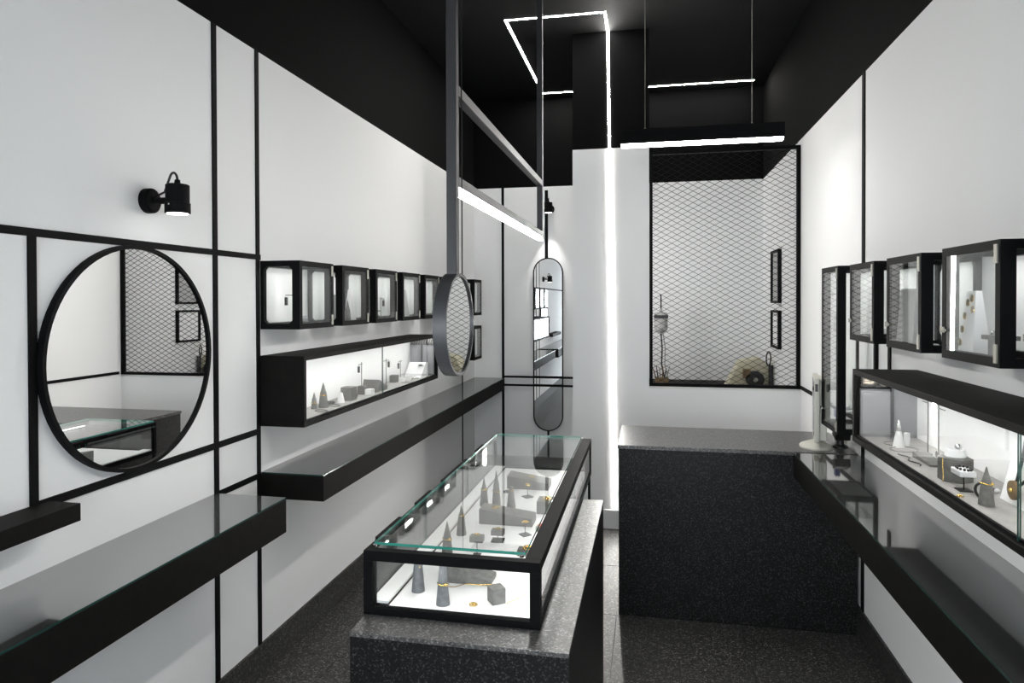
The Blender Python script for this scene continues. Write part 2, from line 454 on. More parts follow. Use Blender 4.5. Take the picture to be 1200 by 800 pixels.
def wall_spot(label, base, normal, side, power, size=1.2):
    """base: point on the wall, normal: out of the wall, side: along the wall (where the disc's arm shows)"""
    n = Vector(normal); b = Vector(base); s = Vector(side)
    t = thing('wall_spotlight', label, 'wall lamp', b)
    smooth_by_angle(MB().cyl(b, b + n * 0.022, 0.045, 0.045, 28).cyl(b + n * 0.022, b + n * 0.030, 0.045, 0.036, 28).build('base_plate', M_black, t))
    c = b + n * 0.125
    MB().cyl(b + n * 0.028, c - n * 0.02, 0.008, n=10).build('arm', M_black, t)
    MB().cyl(b + n * 0.05 + s * 0.006, b + n * 0.07 + s * 0.006, 0.012, n=12).build('knuckle', M_black, t)
    z = Vector((0, 0, 1))
    smooth_by_angle(MB().lathe([(0.0, -0.028), (0.040, -0.028), (0.040, 0.052), (0.036, 0.055), (0.0, 0.055)], c, 28).build('body', M_black, t))
    smooth_by_angle(MB().lathe([(0.038, -0.048), (0.043, -0.048), (0.043, -0.012), (0.040, -0.010)], c, 28).build('collar', M_black, t))
    MB().lathe([(0.0, -0.0505), (0.036, -0.0505), (0.036, -0.0485), (0.0, -0.0485)], c, 24).build('lens', M_lens, t)
    MB().cyl(c + z * 0.054, c + z * 0.072, 0.011, 0.009, 12).build('cable_gland', M_black, t)
    pts = []
    for i in range(9):
        a = PI * i / 8
        pts.append(c + z * (0.070 + 0.028 * math.sin(a * 0.8)) - n * (0.016 * (1 - math.cos(a * 0.8))))
    MB().tube([tuple(p) for p in pts] + [tuple(c - n * 0.052 + z * 0.03), tuple(b + n * 0.028 + z * 0.012)], 0.0045, 6).build('cable', M_blackpl, t, smooth=True)
    MB().cyl(c + Vector((0, -0.040, -0.02)) if abs(n.x) > .5 else c + Vector((0.040, 0, -0.02)), c + (Vector((0, -0.046, -0.02)) if abs(n.x) > .5 else Vector((0.046, 0, -0.02))), 0.003, n=8).build('screw', M_silver, t)
    if power: spot_on(t, c - z * 0.055, power, size)
    return t
wall_spot('black wall spotlight above the large round mirror', (0, 2.149, 2.113), (1, 0, 0), (0, 1, 0), 5.0)
wall_spot('black wall spotlight above the oval mirror on the back wall', (0.80, YB, 2.675), (0, -1, 0), (1, 0, 0), 14.0, 1.0)

# ------------------------------------------------------------------ mirrors on the walls
rm = thing('round_wall_mirror', 'large round mirror in a thin black rim on the left wall', 'mirror', (0, 2.08, 1.552))
smooth_by_angle(MB().ring(circ(2.08, 1.552, 0.394, 72), circ(2.08, 1.552, 0.381, 72), 'X', 0.001, 0.026).build('rim', M_black, rm))
MB().prism(circ(2.08, 1.552, 0.382, 72), 'X', 0.010, 0.018).build('mirror_glass', M_mirror, rm)
def stadium(cx, cz, hw, hh, n=16):
    p = []
    for i in range(n + 1):
        a = PI * i / n; p.append((cx + hw * math.cos(a), cz + hh - hw + hw * math.sin(a)))
    for i in range(n + 1):
        a = PI + PI * i / n; p.append((cx + hw * math.cos(a), cz - hh + hw + hw * math.sin(a)))
    return p
om = thing('oval_wall_mirror', 'tall narrow oval mirror in a black rim on the back wall', 'mirror', (0.778, YB, 0.41))
smooth_by_angle(MB().ring(stadium(0.778, 1.30, 0.154, 0.884), stadium(0.778, 1.30, 0.143, 0.873), 'Y', YB - 0.019, YB - 0.001).build('rim', M_black, om))
MB().prism(stadium(0.778, 1.30, 0.144, 0.874), 'Y', YB - 0.012, YB - 0.005).build('mirror_glass', M_mirror, om)
MB().box(0.768, 0.788, YB - 0.012, YB, 0.15, 0.417).build('stem', M_black, om)

# ------------------------------------------------------------------ benches with dark glass tops and shelves
def bench(label, x0, x1, y0, y1, z0, z1, edge_green=True):
    t = thing('wall_bench', label, 'bench', ((x0 + x1) / 2, (y0 + y1) / 2, z0))
    MB().box(x0, x1, y0, y1, z0, z1 - 0.006).build('body', M_blackwood, t, bevel=0.0015)
    MB().box(x0 + .001, x1 - .001, y0 + .001, y1 - .001, z1 - 0.006, z1).build('glass_top', M_benchglass, t, edge=(M_darkedge, 'Z'))
    return t
bench('long black floating bench with a glass top below the round mirror', 0.0, 0.322, YF + 0.5, 2.535, 0.802, 0.945)
bench('long black floating bench with a glass top below the lit showcase', 0.0, 0.316, 2.872, YB, 0.828, 0.950)
bench('long black floating bench with a glass top along the right wall', 2.527, W, 0.2, 3.770, 0.818, 0.946)
MB_sh = thing('wall_shelf', 'short thick dark wooden shelf at the left edge under the round mirror', 'shelf', (0.06, 1.2, 1.10))
MB().box(0, 0.119, 0.6, 1.722, 1.097, 1.150).build('board', M_blackwood, MB_sh, bevel=0.0015)

# ------------------------------------------------------------------ granite counter
ct = thing('granite_counter', 'black granite sales counter with a paler speckled top in front of the mesh screen', 'counter', (2.24, 4.08, 0))
MB().box(1.617, 2.846, 3.800, 4.38, 0, 0.929).build('body', M_gran, ct)
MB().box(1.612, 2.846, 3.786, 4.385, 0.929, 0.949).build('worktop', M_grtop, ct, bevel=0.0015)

# ------------------------------------------------------------------ expanded-metal screen
ms = thing('mesh_screen', 'black framed expanded-metal mesh screen above the white partition', 'screen', (2.32, YC, ZM0))
XM0, XM1 = 1.787, W - 0.001
fw_ = 0.024
MB().ring([(XM0, ZM0), (XM1, ZM0), (XM1, ZM1), (XM0, ZM1)], [(XM0 + fw_, ZM0 + fw_), (XM1 - fw_, ZM0 + fw_), (XM1 - fw_, ZM1 - fw_), (XM0 + fw_, ZM1 - fw_)], 'Y', YC - 0.006, YC + 0.03).build('frame', M_black, ms)
pw, ph = 0.0775, 0.0215            # diamond width, half of the diamond height
mesh = MB()
nx = int((XM1 - XM0) / (pw / 2)) + 1
nz = int((ZM1 - ZM0) / ph)
t2 = 0.0016
for k in range(nz + 1):
    zb = ZM0 + 0.012 + k * ph
    pts_a = []
    for i in range(nx):
        x = XM0 + 0.010 + i * pw / 2
        if x > XM1 - 0.006: break
        up = (i % 2) ^ (k % 2)
        pts_a.append((x, zb + (ph / 2 if up else -ph / 2) * (1 if True else 0)))
    # neighbouring strands touch at their tips: strand k swings half a cell up and down about its own level
    n = len(pts_a)
    V = []; F = []
    for (x, z) in pts_a:
        V += [(x, YC + 0.008, z - t2), (x, YC + 0.008, z + t2), (x, YC + 0.012, z + t2), (x, YC + 0.012, z - t2)]
    for i in range(n - 1):
        a = 4 * i; b = a + 4
        F += [(a, b, b + 1, a + 1), (a + 1, b + 1, b + 2, a + 2), (a + 2, b + 2, b + 3, a + 3), (a + 3, b + 3, b, a)]
    mesh.verts(V, F)
mo = mesh.build('expanded_mesh', M_black, ms)
mo['kind'] = 'stuff'

# ------------------------------------------------------------------ small makers for the goods on show
def cone_holder(label, x, y, z, h=0.105, r=0.0185, mat=None, ring=None, tip=True, group=None, name='ring_cone'):
    t = thing(name, label, 'ring holder', (x, y, z), group)
    prof = [(r, 0), (r * 0.62, h * 0.62), (r * 0.50, h * 0.66), (r * 0.06, h)] if tip else [(r, 0), (r * 0.5, h * 0.92), (r * 0.42, h)]
    smooth_by_angle(MB().lathe(prof, (x, y, z), 18).build('cone', mat or M_cone, t), 0.5)
    if ring:
        zz = z + h * ring
        rr = r * (1 - 0.38 * ring / 0.62) if ring < 0.62 else r * 0.42
        rg = MB().torus((x, y, zz), rr + 0.0018, 0.0019, (0.15, 0.1, 1), 20, 6).build('ring', M_gold, t, smooth=True)
        rg['label'] = 'gold ring'
        MB().ball((x + rr * 0.75, y - rr * 0.75, zz + 0.002), 0.0046).build('stone', M_gold, rg, smooth=True)
    return t

def wedge(label, x0, x1, y0, y1, z, hl, hr, jewel=None, mat=None, rot=0.0):
    t = thing('display_wedge', label, 'display block', ((x0 + x1) / 2, (y0 + y1) / 2, z))
    m = MB().prism([(x0, z), (x1, z), (x1, z + hr), (x0, z + hl)], 'Y', y0, y1)
    if rot: m.rotz(rot, ((x0 + x1) / 2, (y0 + y1) / 2, z))
    m.build('block', mat or M_grey, t, bevel=0.0008)
    return t

def block(label, x0, x1, y0, y1, z, h, mat=None, rot=0.0, name='display_block', cat='display block'):
    t = thing(name, label, cat, ((x0 + x1) / 2, (y0 + y1) / 2, z))
    m = MB().box(x0, x1, y0, y1, z, z + h)
    if rot: m.rotz(rot, ((x0 + x1) / 2, (y0 + y1) / 2, z))
    m.build('block', mat or M_grey, t, bevel=0.0008)
    return t

def jewel_cluster(label, c, r=0.008, mat=None, name='brooch', cat='jewellery', n=6):
    """small gold brooch: petals of bent wire round a bead"""
    mat = mat or M_gold
    r = r * 1.3
    t = thing(name, label, cat, c)
    m = MB()
    for i in range(n):
        a = 2 * PI * i / n
        m.torus((c[0] + math.cos(a) * r * .62, c[1] + math.sin(a) * r * .62, c[2] + r * 0.28 + 0.001), r * 0.40, r * 0.13, (math.cos(a) * .5, math.sin(a) * .5, 1), 10, 5)
    m.ball((c[0], c[1], c[2] + r * 0.35), r * 0.42, u=8, v=6)
    m.build('petals', mat, t, smooth=True)
    return t

def post_stand(label, x, y, z, h, plate=0.011, top=None, topmat=None, rot=0.6, gold=True):
    t = thing('post_stand', label[4:], 'jewellery stand', (x, y, z))
    MB().box(x - plate, x + plate, y - plate, y + plate, z, z + 0.003).rotz(rot, (x, y, z)).build('base_plate', M_blackpl, t)
    MB().cyl((x, y, z + 0.003), (x, y, z + h), 0.0012, n=6).build('post', M_blackpl, t)
    if top:
        a, hh = top
        MB().box(x - a, x + a, y - a * .7, y + a * .7, z + h, z + h + hh).build('top_block', topmat or M_grey, t, bevel=0.0008)
    if gold:
        zt = z + h + (top[1] if top else 0)
        jewel_cluster('small gold brooch on top of ' + label, (x, y, zt), 0.008 if top else 0.0095)
    return t

def t_stand(label, x, y, z, h, arm, drop=True, wallx=None, axis='Y', back=0.0, dropmat=None, sign=1):
    """thin post with a cross arm and an earring hanging from it"""
    t = thing('earring_stand', label[4:], 'earring stand', (x, y, z))
    MB().box(x - 0.010, x + 0.010, y - 0.014, y + 0.014, z, z + 0.004).build('base_plate', M_blackpl, t)
    MB().cyl((x, y, z + 0.004), (x, y, z + h), 0.0022, n=6).build('post', M_greysteel, t)
    za = z + h * 0.93
    d = Vector((0, arm * sign, 0)) if axis == 'Y' else Vector((arm * sign, 0, 0))
    p = Vector((x, y, za))
    MB().cyl(p - d * back, p + d, 0.0020, n=6).build('arm', M_greysteel, t)
    if drop:
        e = p + d * 0.92
        er = thing('drop_earring', 'dark drop earring hanging from ' + label, 'earring', (e.x, e.y, e.z - 0.045))
        MB().torus((e.x, e.y, e.z - 0.0058), 0.005, 0.0006, (1, 0, 0), 12, 5).build('hook', M_silver, er)
        MB().box(e.x - 0.006, e.x + 0.006, e.y - 0.006, e.y + 0.006, e.z - 0.048, e.z - 0.010).build('drop', dropmat or M_greysteel, er, bevel=0.0006)
    return t

def bust(label, c, wb, wt, h, d, mat, name='necklace_bust'):
    """tall tapering board leaning back a little on its strut"""
    t = thing(name, label, 'necklace stand', c)
    x, y, z = c
    MB().verts([(x - d / 2, y - wb / 2, z), (x - d / 2, y + wb / 2, z), (x + d / 2, y + wb / 2, z), (x + d / 2, y - wb / 2, z),
                (x - d / 6, y - wt / 2, z + h), (x - d / 6, y + wt / 2, z + h), (x + d / 6, y + wt / 2, z + h), (x + d / 6, y - wt / 2, z + h)],
               [(0, 1, 2, 3), (4, 7, 6, 5), (0, 4, 5, 1), (1, 5, 6, 2), (2, 6, 7, 3), (3, 7, 4, 0)]).build('board', mat, t, bevel=0.001)
    return t

# ------------------------------------------------------------------ long showcases on the walls
def showcase(label, sx, y0, y1, z0, z1, dep, far_label, seams):
    """sx=+1: on the left wall opening to +X; sx=-1: on the right wall"""
    X = (lambda v: v) if sx > 0 else (lambda v: W - v)
    t = thing('wall_showcase', label, 'showcase', (X(dep / 2), (y0 + y1) / 2, z0))
    th = 0.022
    MB().box(X(0), X(dep), y0, y1, z1 - th, z1).build('top_board', M_blackwood, t, bevel=0.0015)
    MB().box(X(0), X(dep), y0, y1, z0, z0 + th).build('bottom_board', M_blackwood, t, bevel=0.0015)
    MB().box(X(0), X(dep), y0, y0 + th, z0 + th, z1 - th).build('end_board', M_blackwood, t)
    MB().box(X(0), X(dep), y1 - th, y1, z0 + th, z1 - th).build('end_board', M_blackwood, t)
    MB().box(X(0.001), X(0.012), y0 + th, y1 - th, z0 + th, z1 - th).build('back_panel', M_whitematt, t)
    MB().box(X(0.012), X(dep - 0.03), y0 + th, y1 - th, z0 + th, z0 + th + 0.002).build('floor_lining', M_shelf_floor, t)
    zt = z1 - th - 0.055
    MB().box(X(0.012), X(dep - 0.022), y1 - th - 0.008, y1 - th, z0 + th + 0.002, zt).build('end_lining', M_panelgrey, t)
    MB().box(X(0.10), X(0.112), y1 - th - 0.014, y1 - th - 0.008, z0 + th + 0.002, zt).build('end_batten', M_black, t)
    MB().box(X(0.012), X(dep - 0.022), y1 - th - 0.012, y1 - th, zt, zt + 0.008).build('vent_rail', M_black, t)
    # vent slot with diagonal bars above the grey lining
    if sx > 0:
        for k in range(9):
            u = 0.03 + k * 0.019
            MB().verts([(X(u), y1 - th - 0.004, zt + 0.008), (X(u + 0.005), y1 - th - 0.004, zt + 0.008), (X(u + 0.020), y1 - th - 0.004, z1 - th), (X(u + 0.015), y1 - th - 0.004, z1 - th),
                        (X(u), y1 - th - 0.001, zt + 0.008), (X(u + 0.005), y1 - th - 0.001, zt + 0.008), (X(u + 0.020), y1 - th - 0.001, z1 - th), (X(u + 0.015), y1 - th - 0.001, z1 - th)],
                       [(0, 1, 2, 3), (4, 7, 6, 5), (0, 4, 5, 1), (1, 5, 6, 2), (2, 6, 7, 3), (3, 7, 4, 0)]).build('vent_bar', M_greyl, t)
    else:
        rnd = random.Random(5)
        for k in range(26):
            u = 0.03 + rnd.random() * 0.18; zz = zt + 0.014 + rnd.random() * 0.034
            MB().ball((X(u), y1 - th - 0.006, zz), 0.009, 1.3 + rnd.random() * .6, 0.5, 0.7, 7, 5).build('pebble', M_stone, t, smooth=True)
    MB().box(X(dep - 0.062), X(dep - 0.040), y0 + th, y1 - th, z1 - th - 0.002, z1 - th).build('light_strip', M_ledbox, t)
    MB().box(X(dep - 0.020), X(dep - 0.012), y0 + th, y1 - th, z0 + th, z0 + th + 0.008).build('glass_track', M_black, t)
    ys_ = [y0 + th] + seams + [y1 - th]
    for i in range(len(ys_) - 1):
        o = 0.0 if i % 2 == 0 else 0.005
        MB().box(X(dep - 0.012 - o), X(dep - 0.008 - o), ys_[i], ys_[i + 1], z0 + th, z1 - th).build('glass_pane', M_glass, t, edge=(M_darkedge, 'X'))
    return t
showcase('long black lit showcase under the left row of glass cabinets', 1, 2.872, 4.90, 1.165, 1.495, 0.222, None, [3.843])
showcase('long black lit showcase under the right row of glass cabinets', -1, 0.95, 3.045, 1.163, 1.462, 0.2475, None, [1.775])

# ------------------------------------------------------------------ glass cabinets on the walls
def octa(y0, y1, z0, z1, c): return [(y0 + c, z0), (y1 - c, z0), (y1, z0 + c), (y1, z1 - c), (y1 - c, z1), (y0 + c, z1), (y0, z1 - c), (y0, z0 + c)]
def cabinet(label, sx, y0, y1, z0, z1, dep, group, latch=True, name='glass_cabinet', hinge=True):
    X = (lambda v: v) if sx > 0 else (lambda v: W - v)
    t = thing(name, label, 'cabinet', (X(dep / 2), (y0 + y1) / 2, z0), group)
    b = 0.026
    # welded frame: two side frames joined by four rails
    f = MB()
    for ya, yb in ((y0, y0 + b), (y1 - b, y1)):
        cc = 0.016 if sx > 0 else 0.001
        f.ring([(X(u), v) for u, v in octa(0, dep - 0.006, z0, z1, 0.0006)], [(X(u), v) for u, v in octa(0.016, dep - 0.038, z0 + b, z1 - b, cc)], 'Y', ya, yb)
    for xa, xb in ((0, 0.016), (dep - 0.034, dep - 0.006)):
        f.box(X(xa), X(xb), y0 + b, y1 - b, z0, z0 + b); f.box(X(xa), X(xb), y0 + b, y1 - b, z1 - b, z1)
    f.build('frame', M_black, t)
    MB().box(X(0.016), X(dep - 0.034), y0 + b, y1 - b, z1 - 0.010, z1 - 0.005).build('top_glass', M_glass, t)
    MB().box(X(0.016), X(dep - 0.034), y0 + b, y1 - b, z0, z0 + 0.006).build('bottom_plate', M_greyl, t)
    MB().prism(octa(y0 + b + .004, y1 - b - .004, z0 + b + .004, z1 - b - .004, 0.028), 'X', X(0.002), X(0.008)).build('back_panel', M_whitematt, t)
    MB().box(X(0.0005), X(0.002), y0 + b, y1 - b, z0 + b, z1 - b).build('back_lining', M_greyl, t)
    MB().box(X(dep - 0.060), X(dep - 0.044), y0 + b + .01, y1 - b - .01, z1 - 0.0150, z1 - 0.0130).build('light_strip', M_cabfill, t)  # added strip that brightens the cabinet inside
    MB().box(X(dep - 0.062), X(dep - 0.042), y0 + b, y1 - b, z1 - 0.0130, z1 - 0.0102).build('fill_strip_cover', M_black, t)  # keeps the added strip from lighting the wall above
    for ya in (y0 + 0.006, y1 - 0.010):
        MB().box(X(0.016), X(dep - 0.038), ya, ya + 0.004, z0 + b, z1 - b).build('side_glass', M_glass, t)
    # door: slim frame, pane, hinges on the near edge, latch on the far edge
    d = MB().ring([(y0, z0), (y1, z0), (y1, z1), (y0, z1)], [(y0 + b, z0 + b), (y1 - b, z0 + b), (y1 - b, z1 - b), (y0 + b, z1 - b)], 'X', X(dep - 0.006), X(dep)).build('door', M_black, t)
    MB().box(X(dep - 0.005), X(dep - 0.001), y0 + b, y1 - b, z0 + b, z1 - b).build('pane', M_glass, d)
    if hinge:
        for zz in (z0 + 0.012, z1 - 0.062):
            yh = y0 + 0.010 if sx < 0 else y1 - 0.026
            MB().box(X(dep), X(dep + 0.004), yh, yh + 0.016, zz, zz + 0.05).build('hinge', M_nickel, d)
    if latch:
        MB().box(X(dep), X(dep + 0.006), y1 - 0.020, y1 + 0.002, z0 + 0.078, z0 + 0.096).build('latch', M_nickel, d, bevel=0.001)
        MB().cyl((X(dep + 0.006), y1 - 0.034, z0 + 0.086), (X(dep + 0.006), y1 - 0.020, z0 + 0.086), 0.005, n=10).build('latch_pin', M_nickel, d)
    return t
ORD = ['first', 'second', 'third', 'fourth', 'fifth', 'sixth']
CZ0, CZ1 = 1.618, 1.938
for k in range(6):
    y0 = 2.876 + 0.4475 * k
    cabinet(ORD[k] + ' small glass cabinet from the round wall mirror in the left row', 1, y0, y0 + 0.345, CZ0, CZ1, 0.20, 'glass cabinets on the left wall', latch=False)
cabinet('upper small glass cabinet beside the back corner behind the hanging mirror', 1, 6.02, 6.30, 1.612, 1.945, 0.215, 'pair of cabinets at the back corner', latch=False, hinge=False)
cabinet('lower small glass cabinet beside the back corner behind the hanging mirror', 1, 6.02, 6.30, 1.20, 1.512, 0.215, 'pair of cabinets at the back corner', latch=False, hinge=False)
RZ0, RZ1 = 1.569, 1.907
RX = W - 2.677
cabinet('glass cabinet with a steel latch on the right wall next to the tall glass case', -1, 2.990, 3.325, RZ0, RZ1, RX, 'glass cabinets on the right wall')
cabinet('glass cabinet holding a plain grey bust on the right wall', -1, 2.503, 2.840, RZ0, RZ1, RX, 'glass cabinets on the right wall')
cabinet('largest-looking glass cabinet holding a white bust with medallions on the right wall', -1, 1.982, 2.338, RZ0, RZ1, RX, 'glass cabinets on the right wall')
cabinet('glass cabinet cut off by the right edge of the picture', -1, 1.49, 1.858, RZ0, RZ1, RX, 'glass cabinets on the right wall')
cabinet('tall narrow glass case hanging on the right wall above the counter end', -1, 3.525, 3.835, 1.095, 1.914, RX, None, name='tall_glass_case')
ts = thing('glass_shelf', 'thin glass shelf low inside the tall glass case', 'shelf', (W - 0.09, 3.68, 1.20))
MB().box(W - 0.145, W - 0.012, 3.552, 3.808, 1.198, 1.204).build('glass_plate', M_clear, ts)

# goods in the left cabinets
zf = CZ0 + 0.006
def cy(k): return 2.876 + 0.4475 * k
t_stand('the hook stand in the first left cabinet', 0.125, cy(0) + 0.085, zf, 0.165, 0.045, True, axis='X', sign=-1)
block('clear acrylic cube at the near side of the first left cabinet', 0.125, 0.155, cy(0) + 0.12, cy(0) + 0.15, zf, 0.055, M_clear, name='acrylic_cube')
block('clear acrylic cube behind another in the first left cabinet', 0.10, 0.14, cy(0) + 0.17, cy(0) + 0.21, zf, 0.04, M_clear, name='acrylic_cube')
jewel_cluster('small dark brooch on the floor of the first left cabinet', (0.13, cy(0) + 0.27, zf), 0.013, M_greysteel)
bust('tall grey tapering bust in the second left cabinet', (0.13, cy(1) + 0.07, zf), 0.06, 0.03, 0.16, 0.05, M_greyl)
cone_holder('tall thin ring cone in the middle of the second left cabinet', 0.14, cy(1) + 0.19, zf, 0.13, 0.02, M_grey)
cone_holder('short ring cone in front in the second left cabinet', 0.145, cy(1) + 0.125, zf, 0.09, 0.018, M_grey)
bust('white spire-shaped bust at the far side of the second left cabinet', (0.12, cy(1) + 0.265, zf), 0.07, 0.02, 0.19, 0.05, M_whitematt)
block('small grey platform in the second left cabinet', 0.06, 0.10, cy(1) + 0.10, cy(1) + 0.16, zf, 0.05, M_grey)
post_stand('the black post stand in the third left cabinet', 0.135, cy(2) + 0.14, zf, 0.06, 0.014, (0.03, 0.008), M_grey, 0, True)
t_stand('the hook stand in the third left cabinet', 0.135, cy(2) + 0.23, zf, 0.15, 0.05, True, sign=1)
bust('tall grey tapering bust in the fourth left cabinet', (0.13, cy(3) + 0.21, zf), 0.10, 0.03, 0.20, 0.05, M_greyl)
block('low grey block beside the bust in the fourth left cabinet', 0.12, 0.16, cy(3) + 0.09, cy(3) + 0.14, zf, 0.05, M_grey)
cone_holder('grey ring cone in the fifth left cabinet', 0.10, cy(4) + 0.10, zf, 0.13, 0.02, M_grey)
bust('white bust in the fifth left cabinet', (0.08, cy(4) + 0.22, zf), 0.08, 0.04, 0.18, 0.05, M_whitematt)
block('small dark box in the upper back-corner cabinet', 0.13, 0.17, 6.09, 6.13, 1.618, 0.05, M_blackpl)
block('small dark box in the lower back-corner cabinet', 0.13, 0.17, 6.09, 6.13, 1.206, 0.05, M_blackpl)
# goods in the right cabinets
zr = RZ0 + 0.006
bust('plain grey tapering bust in the right cabinet', (W - 0.140, 2.715, zr), 0.17, 0.15, 0.215, 0.05, M_greyl)
wr = thing('white_dish', 'white dish lying in front of the plain grey bust', 'dish', (W - 0.125, 2.59, zr))
MB().lathe([(0.020, 0), (0.036, 0.012), (0.034, 0.012), (0.018, 0.003)], (W - 0.125, 2.59, zr), 20).build('bowl', M_white, wr, smooth=True)
MB().torus((W - 0.125, 2.59, zr + 0.018), 0.026, 0.004, (0.1, 0.1, 1), 18, 6).build('bangle', M_white, wr, smooth=True)
wb_ = bust('white tapering bust with a medallion necklace in the right cabinet', (W - 0.130, 2.250, zr), 0.105, 0.06, 0.20, 0.05, M_whitematt)
for (yy, zz) in ((2.286, .045), (2.280, .085), (2.272, .125), (2.260, .165), (2.238, .178), (2.226, .145)):
    d_ = MB().cyl((W - 0.157 + zz * .085, yy, zr + zz), (W - 0.1545 + zz * .085, yy, zr + zz), 0.0085, n=14).build('medallion', M_silver, wb_)
    MB().torus((W - 0.157 + zz * .085, yy, zr + zz), 0.0105, 0.0012, (1, 0, 0), 14, 5).build('medallion_rim', M_gold, d_)
pt = thing('pedestal_table', 'grey square pedestal table beside the white bust in the right cabinet', 'jewellery stand', (W - 0.125, 2.112, zr))
MB().box(W - 0.145, W - 0.105, 2.092, 2.132, zr, zr + 0.062).build('pedestal', M_grey, pt)
MB().box(W - 0.150, W - 0.095, 2.065, 2.160, zr + 0.062, zr + 0.074).build('top', M_grey, pt)
sb = thing('silver_chain', 'pale chain lying on the grey pedestal table', 'jewellery', (W - 0.12, 2.11, zr + 0.074))
MB().tube([(W - 0.122 + 0.018 * math.sin(i * 1.3), 2.072 + i * 0.007, zr + 0.077 + 0.004 * (i % 3)) for i in range(12)], 0.0026, 5).build('chain', M_silver, sb, smooth=True)
jewel_cluster('small clear crystal brooch in the right cabinet beside the tall case', (W - 0.09, 3.07, zr), 0.016, M_silver)
block('clear acrylic block in the right cabinet beside the tall case', W - 0.10, W - 0.06, 3.14, 3.20, zr, 0.05, M_clear, name='acrylic_cube')
jewel_cluster('pale bow brooch on the glass shelf of the tall case', (W - 0.10, 3.66, 1.204), 0.016, M_whitematt)
pt4 = thing('pedestal_table', 'dark pedestal table in the cabinet cut off at the right edge', 'jewellery stand', (W - 0.09, 1.62, zr))
MB().box(W - 0.115, W - 0.065, 1.60, 1.64, zr, zr + 0.06).build('pedestal', M_blackpl, pt4)
MB().box(W - 0.13, W - 0.05, 1.56, 1.68, zr + 0.06, zr + 0.07).build('top', M_blackpl, pt4)

# ------------------------------------------------------------------ goods in the left showcase
zl = 1.165 + 0.022 + 0.002
cone_holder('small dark ring cone at the near end of the left showcase', 0.075, 3.247, zl, 0.085, 0.017, M_grey, 0.35, name='ring_cone')
cone_holder('larger ring cone with a collar at the near end of the left showcase', 0.100, 3.300, zl, 0.130, 0.026, M_grey, 0.5)
cone_holder('thin pale ring cone against the back near the end of the left showcase', 0.045, 3.12, zl, 0.10, 0.010, M_greyl)
cone_holder('white blunt cone beside the grey cube in the left showcase', 0.115, 3.475, zl, 0.055, 0.022, M_whitematt, None, False)
block('grey concrete cube in the left showcase', 0.085, 0.150, 3.535, 3.61, zl, 0.075, M_grey)
br = thing('bead_bracelet', 'dark bead bracelet lying beside the larger ring cone in the left showcase', 'bracelet', (0.07, 3.42, zl))
for i in range(14):
    a = 2 * PI * i / 14
    MB().ball((0.07 + 0.028 * math.cos(a), 3.42 + 0.034 * math.sin(a), zl + 0.006), 0.006, u=8, v=5).build('bead', M_blackpl, br, smooth=True)
py = thing('display_pyramid', 'tiny black pyramid next to the grey cube in the left showcase', 'display block', (0.09, 3.71, zl))
MB().verts([(0.075, 3.695, zl), (0.105, 3.695, zl), (0.105, 3.725, zl), (0.075, 3.725, zl), (0.09, 3.71, zl + 0.045)], [(3, 2, 1, 0), (0, 1, 4), (1, 2, 4), (2, 3, 4), (3, 0, 4)]).build('pyramid', M_blackpl, py)
block('dark grey low block behind the white block in the left showcase', 0.07, 0.115, 3.79, 3.84, zl, 0.05, M_grey)
block('white block in front of the grey wedge in the left showcase', 0.125, 0.165, 3.775, 3.83, zl, 0.034, M_whitematt)
t_stand('the tall thin earring stand behind the grey wedge', 0.05, 3.90, zl, 0.185, 0.045, True, sign=-1, back=0.3)
wd = thing('display_wedge', 'grey sloping display wedge in the middle of the left showcase', 'display block', (0.09, 3.96, zl))
MB().prism([(3.90, zl), (4.06, zl), (4.06, zl + 0.015), (3.93, zl + 0.075)], 'X', 0.05, 0.155).build('block', M_grey, wd, bevel=0.001)
jewel_cluster('white shell brooch on the grey wedge of the left showcase', (0.11, 4.02, zl + 0.034), 0.014, M_whitematt)
t_stand('the earring stand with two arms past the glass joint', 0.087, 4.205, zl, 0.18, 0.05, True, sign=1, back=0.9)
t_stand('the farthest thin earring stand in the left showcase', 0.067, 4.52, zl, 0.145, 0.04, True, sign=-1, back=0.8)
block('dark flat tray block in the far half of the left showcase', 0.04, 0.085, 4.38, 4.44, zl, 0.05, M_grey)
block('white cube in the far half of the left showcase', 0.10, 0.135, 4.395, 4.43, zl, 0.035, M_whitematt)
block('white cube farther along in the left showcase', 0.10, 0.135, 4.52, 4.555, zl, 0.035, M_whitematt)
jewel_cluster('dark flower brooch in the far half of the left showcase', (0.07, 4.60, zl), 0.022, M_blackpl)
jewel_cluster('silver wire brooch in the far half of the left showcase', (0.13, 4.64, zl), 0.020, M_silver)
wd = thing('display_wedge', 'white sloping display wedge at the far end of the left showcase', 'display block', (0.09, 4.76, zl))
MB().prism([(4.68, zl), (4.85, zl), (4.85, zl + 0.10), (4.80, zl + 0.10)], 'X', 0.03, 0.16).build('block', M_whitematt, wd, bevel=0.001)
jewel_cluster('pair-shaped black brooch on the white wedge', (0.13, 4.77, zl + 0.078), 0.014, M_blackpl)
for i, (xx, yy) in enumerate(((0.13, 3.36), (0.15, 3.18))):
    o = thing('wire_necklace', ('dark wire necklace lying in the near corner of the left showcase', 'dark wire necklace curled at the front glass of the left showcase')[i], 'necklace', (xx, yy, zl))
    MB().torus((xx, yy, zl + 0.003), 0.03, 0.0022, (0, 0.04, 1), 18, 5, 1.6).build('wire', M_blackpl, o, smooth=True)

